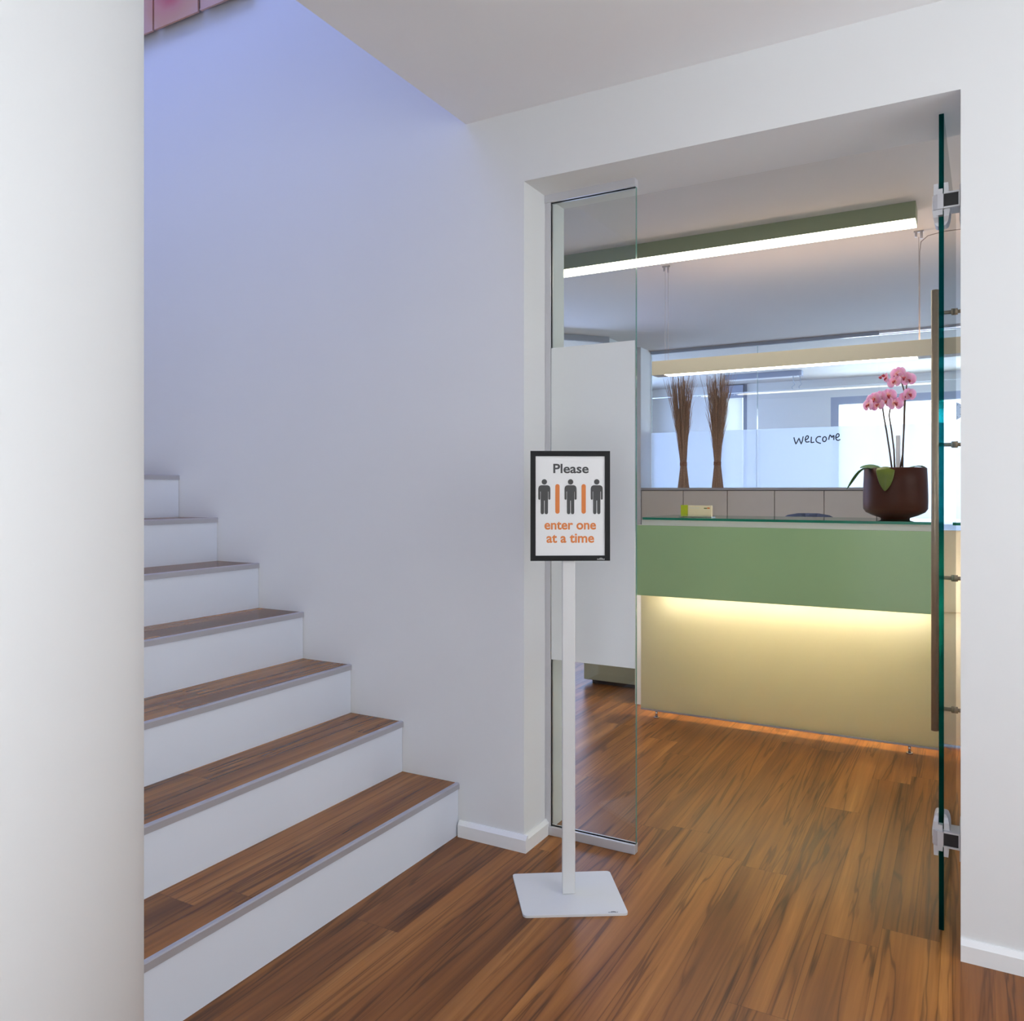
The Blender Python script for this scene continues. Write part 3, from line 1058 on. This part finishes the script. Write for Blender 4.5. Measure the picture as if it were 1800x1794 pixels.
# office chair behind the counter
oc = thing('office_chair', 'dark blue office chair whose back just shows above the counter', 'chair', (-0.80, 2.62, 0))
bk = MB()
rows = []
for zz, hw in ((0.60, 0.20), (0.70, 0.22), (0.82, 0.22), (0.92, 0.20), (0.985, 0.165), (1.012, 0.115), (1.022, 0.06)):
    rows.append([(-0.80 + hw * k, 2.40 + 0.05 * (1 - k * k) - 0.02, zz) for k in (-1, -0.6, -0.2, 0.2, 0.6, 1)])
bk.strip(rows)
bk = bk.build('backrest', M['navy'], oc)
md = bk.modifiers.new('thickness', 'SOLIDIFY')
md.thickness = 0.05
bx(-1.02, -0.58, 2.44, 2.88, 0.43, 0.50, bevel=0.03, seg=3).build('seat', M['navy'], oc)
MB().tube([(-0.8, 2.66, 0.10), (-0.8, 2.66, 0.43)], 0.03, 16).build('gas_column', M['chrome'], oc)
MB().tube([(-0.8, 2.60, 0.44), (-0.8, 2.40, 0.46), (-0.8, 2.385, 0.66)], 0.018, 10).build('back_bracket', M['blackp'], oc)
for k in range(5):
    a = 2 * PI * k / 5 + 0.3
    q = Vector((math.cos(a), math.sin(a), 0))
    lg = MB().tube([Vector((-0.8, 2.66, 0.11)), Vector((-0.8, 2.66, 0.075)) + q * 0.27], [0.025, 0.016], 10).build('leg', M['blackp'], oc)
    e = Vector((-0.8, 2.66, 0.03)) + q * 0.27
    sd = Vector((-q.y, q.x, 0))
    MB().tube([e - sd * 0.018, e + sd * 0.018], 0.03, 16).build('caster', M['blackp'], lg)

# ---------------------------------------------------------------- lamps of the reception
cl = thing('ceiling_light', 'long linear light fixed flat under the reception ceiling', 'lamp', (-1.6, 1.58, CR))
bx(-3.2, -0.2, 1.52, 1.65, 2.326, CR).build('housing', M['lampdark'], cl)
bx(-3.18, -0.203, 1.523, 1.647, 2.322, 2.326).build('diffuser', M['tube'], cl)

pl = thing('pendant_light', 'long beige beam light hung on thin wires over the counter', 'lamp', (-0.7, 1.95, 1.79))
hs = MB()
hs.box(-1.56, 0.55, 1.905, 1.912, 1.79, 1.867).box(-1.56, 0.55, 1.988, 1.995, 1.79, 1.867)
hs.box(-1.56, -1.555, 1.912, 1.988, 1.79, 1.867).box(0.545, 0.55, 1.912, 1.988, 1.79, 1.867)
hs.box(-1.555, 0.545, 1.912, 1.988, 1.806, 1.85)
hs.box(-1.555, -1.49, 1.912, 1.988, 1.79, 1.806).box(-0.215, 0.545, 1.912, 1.988, 1.79, 1.806)
hs.build('housing', M['lamp'], pl)
bx(-1.49, -0.215, 1.912, 1.988, 1.7895, 1.806).build('diffuser', M['tube'], pl)
bx(-1.45, 0.50, 1.915, 1.985, 1.85, 1.856).build('uplight', M['up'], pl)
for x in (-1.493, -0.210):
    wr = MB()
    if x < -1:
        wr.tube([(x - 0.006, 1.95, 1.867), (x - 0.006, 1.95, CR - 0.03)], 0.0008, 6)
        wr.tube([(x + 0.012, 1.95, 1.867), (x + 0.012, 1.95, CR - 0.03)], 0.0008, 6)
    else:
        wr.tube([(x, 1.95, 1.867), (x, 1.95, CR - 0.03)], 0.0009, 6)
    wr.build('suspension_wire', M['cable'], pl)
    cp = MB()
    cp.tube([(x - 0.012, 1.95, CR - 0.03), (x - 0.012, 1.95, CR)], 0.006, 10)
    cp.tube([(x + 0.012, 1.95, CR - 0.04), (x + 0.012, 1.95, CR - 0.008)], 0.006, 10)
    cp.box(x - 0.022, x + 0.022, 1.945, 1.955, CR - 0.008, CR)
    cp.build('ceiling_clip', M['alu'], pl)
MB().tube([(-0.206, 1.952, 1.867), (-0.206, 1.952, 2.30), (-0.20, 1.952, 2.345), (-0.17, 1.952, 2.37), (-0.12, 1.952, 2.378), (0.0, 1.952, 2.38), (0.25, 1.952, 2.385), (0.4, 1.952, CR)], 0.0022, 8).build('power_cable', M['cable'], pl)

# ---------------------------------------------------------------- cabinets under the inner window
seams = [-2.530, -2.149, -1.768, -1.382, -0.999, -0.615, -0.400]
labs = ['grey cabinet at the white reveal end of the low cabinet row',
        'grey cabinet behind the lime and cream leaflets, under the first twig bundle',
        'grey cabinet under the second twig bundle from the reveal',
        'grey cabinet directly below the handwritten welcome, above the dark blue chair back',
        'grey cabinet just beside the orchid bowl',
        'narrow last grey cabinet of the row, hidden behind the orchid bowl']
for i, lab in enumerate(labs):
    x0, x1 = seams[i], seams[i + 1]
    cb = thing('cabinet', lab, 'cabinet', ((x0 + x1) / 2, 4.27, 0), group='grey cabinets behind the counter')
    bx(x0 + 0.002, x1 - 0.002, 4.183, 4.40, 0.06, 1.152).build('body', M['gap'], cb)
    bx(x0 + 0.0025, x1 - 0.0025, 4.165, 4.182, 0.07, 1.149, bevel=0.0015).build('door', M['cabinet'], cb)
    bx(x0 + 0.002, x1 - 0.002, 4.20, 4.40, 0.0, 0.06).build('plinth', M['gap'], cb)
struct(bx(-2.535, -0.398, 4.402, 4.44, 0, 1.17).build('wall_low', M['wall']))
o = bx(-2.532, -0.398, 4.155, 4.400, 1.154, 1.175, bevel=0.002).build('worktop', M['cabtop'])
tag(o, 'long grey shelf top running over the cabinets below the inner window', 'worktop')

# ---------------------------------------------------------------- inner window with the handwritten greeting
ip = thing('glass_partition', 'inner glass wall with frosted lower band and handwritten greeting', 'glass partition', (-0.8, 4.41, 0))
PX = [-2.53, -1.578, -0.621, -0.39, 0.335, 0.945]
for i in range(5):
    bx(PX[i] + 0.002, PX[i + 1] - 0.002, 4.406, 4.416, 1.175 if i < 3 else 0.004, 2.372).build('pane', M['glass'], ip, edge=M['edge_light'], thick='y')
fb = MB()
fb.prism([(-2.528, 1.176), (-0.394, 1.176), (-0.394, 0.006), (0.943, 0.006), (0.943, 1.667), (-2.528, 1.667)], 'y', 4.402, 4.4045)
fb.build('frosted_band', M['frost2'], ip)
bx(-2.53, -0.621, 4.400, 4.42, 2.374, CR).build('head_rail', M['rail'], ip)
bx(-0.621, 0.945, 4.400, 4.42, 2.385, CR).build('head_rail', M['white'], ip)
WX = lambda p: -1.3412778 + 0.0002976 * p
WZ = lambda p, q: 1.7221959 - 0.0000092 * p - 0.0003082 * q
strokes = [[(222, 425), (245, 520), (278, 605), (318, 530), (358, 445), (388, 530), (418, 605), (450, 520), (472, 400)],
           [(528, 482), (570, 478), (610, 440), (612, 400), (590, 380), (555, 395), (528, 450), (528, 510), (555, 548), (600, 548), (640, 535)],
           [(692, 408), (686, 490), (682, 565), (720, 562), (765, 550)],
           [(945, 412), (900, 402), (850, 415), (815, 460), (812, 510), (840, 550), (890, 572), (942, 585)],
           [(1035, 408), (1000, 430), (985, 475), (995, 520), (1025, 538), (1062, 525), (1088, 480), (1080, 430), (1050, 408), (1035, 408)],
           [(1148, 488), (1158, 420), (1180, 362), (1205, 385), (1232, 430), (1258, 385), (1282, 372), (1282, 430), (1278, 495)],
           [(1335, 425), (1375, 425), (1415, 395), (1418, 350), (1390, 325), (1355, 345), (1330, 400), (1332, 455), (1360, 500), (1400, 505), (1448, 478)]]
lt = MB()
for s_ in strokes:
    pts = []
    for (p0, p1) in zip(s_, s_[1:]):
        for k in range(3):
            t = k / 3
            pts.append((p0[0] + (p1[0] - p0[0]) * t, p0[1] + (p1[1] - p0[1]) * t))
    pts.append(s_[-1])
    lt.tube([(WX(p), 4.400, WZ(p, q)) for p, q in pts], 0.0044, 6)
lt.build('greeting_lettering', M['hand'], ip)


# ---------------------------------------------------------------- twig bundles
def twig_bundle(cx, label, lean, spread, seed):
    rnd = random.Random(seed)
    cy, z0 = 4.285, 1.175
    o = thing('twig_bundle', label, 'dried twigs', (cx, cy, z0), group='dried twig bundles below the beam light')
    tw = MB()
    for i in range(170):
        a = rnd.uniform(0, 2 * PI)
        q = math.sqrt(rnd.random())
        ex, ey = q * math.cos(a), q * math.sin(a)
        stray = 1.0 + (rnd.random() ** 4) * 1.1
        top = rnd.uniform(0.86, 1.0) if rnd.random() < 0.8 else rnd.uniform(0.6, 0.9)
        pts, rr = [], []
        for t in (0, 0.08, 0.21, 0.34, 0.48, 0.62, 0.76, 0.88, 1.0):
            t2 = t * top
            if t2 < 0.21:
                w_ = 0.050 - (0.050 - 0.026) * (t2 / 0.21)
            else:
                k = (t2 - 0.21) / 0.79
                w_ = 0.026 + spread * (k ** 1.15) * (1 + (stray - 1) * k)
            jit = 0.004 * t
            pts.append((cx + ex * w_ + lean * max(0, t2 - 0.21) + rnd.uniform(-jit, jit), cy + ey * w_ * 0.75 + rnd.uniform(-jit, jit), z0 + 0.985 * t2))
            rr.append(0.0034 * (1 - 0.72 * t))
        tw.tube(pts, rr, 4)
        for b_i in range(2):
            k = rnd.choice((4, 5, 6))
            p0 = Vector(pts[k])
            dr = Vector((ex * 0.25 + rnd.uniform(-0.12, 0.12), ey * 0.12, 1)).normalized()
            ln = rnd.uniform(0.10, 0.24)
            tw.tube([p0, p0 + dr * ln * 0.5, p0 + dr * ln + Vector((rnd.uniform(-0.01, 0.01), 0, 0))], [0.0018, 0.0013, 0.0007], 4)
    tw = tw.build('twigs', M['twig'], o)
    tw['kind'] = 'stuff'
    ti = MB()
    for dz in (-0.010, 0.0, 0.010):
        ti.tube([(cx + 0.0285 * math.cos(2 * PI * k / 24), cy + 0.024 * math.sin(2 * PI * k / 24), z0 + 0.205 + dz + 0.003 * math.sin(k)) for k in range(25)], 0.0042, 6)
    ti.tube([(cx - 0.01, cy - 0.027, z0 + 0.20), (cx + 0.002, cy - 0.034, z0 + 0.215), (cx + 0.014, cy - 0.028, z0 + 0.235)], 0.004, 6)
    ti.build('binding', M['tie'], o)
    return o


twig_bundle(-2.187, 'tied bundle of brown twigs nearest the white reveal, spread loosely', -0.035, 0.092, 3)
twig_bundle(-1.887, 'tied bundle of brown twigs nearer the welcome, tall and tight', -0.005, 0.078, 5)

# ---------------------------------------------------------------- room behind the partition
rl = thing('ceiling_light', 'short grey linear light on the far ceiling behind the glass', 'lamp', (-1.94, 6.15, CR))
bx(-2.34, -1.53, 6.10, 6.20, 2.345, CR).build('housing', M['winframe'], rl)
bx(-2.30, -1.57, 6.11, 6.19, 2.340, 2.345).build('cover', M['white'], rl)
rod = thing('hanging_rail', 'thin white rail hung from two wire hooks behind the glass', 'rail', (-1.6, 6.1, 2.2))
MB().tube([(-3.3, 6.08, 2.19), (-0.25, 6.08, 2.205), (0.9, 6.08, 2.21)], 0.005, 8).build('rod', M['white'], rod)
for x in (-1.615, -1.545):
    MB().tube([(x, 6.10, 2.34), (x + 0.004, 6.10, 2.28), (x + 0.018, 6.09, 2.25), (x - 0.01, 6.08, 2.222), (x + 0.002, 6.08, 2.20)], 0.0035, 6).build('hook', M['rail'], rod)
ck = thing('wall_clock', 'round pale wall clock on the far wall seen past the door handle', 'clock', (-0.128, 6.62, 1.95))
ckb = MB()
ckb.disc(-0.128, 1.952, 0.092, 6.60, 6.63, 40)
ckb.build('case', M['winframe'], ck)
dl = MB().disc(-0.128, 1.952, 0.084, 6.596, 6.60, 40).build('dial', M['clockface'], ck)
for k in range(12):
    a = k * PI / 6
    c_, s_ = math.cos(a), math.sin(a)
    hm = MB()
    hm.tube([(-0.128 + 0.066 * c_, 6.594, 1.952 + 0.066 * s_), (-0.128 + 0.076 * c_, 6.594, 1.952 + 0.076 * s_)], 0.003, 4)
    hm.build('hour_mark', M['hand'], dl)
hd = MB()
hd.tube([(-0.128, 6.592, 1.952), (-0.165, 6.592, 1.925)], 0.003, 6)
hd.build('hand', M['hand'], ck)
hd = MB()
hd.tube([(-0.128, 6.592, 1.952), (-0.120, 6.592, 2.008)], 0.0025, 6)
hd.build('hand', M['hand'], ck)
bx(-0.20, -0.05, 6.63, 6.70, 1.90, 2.0).build('mount', M['winframe'], ck)
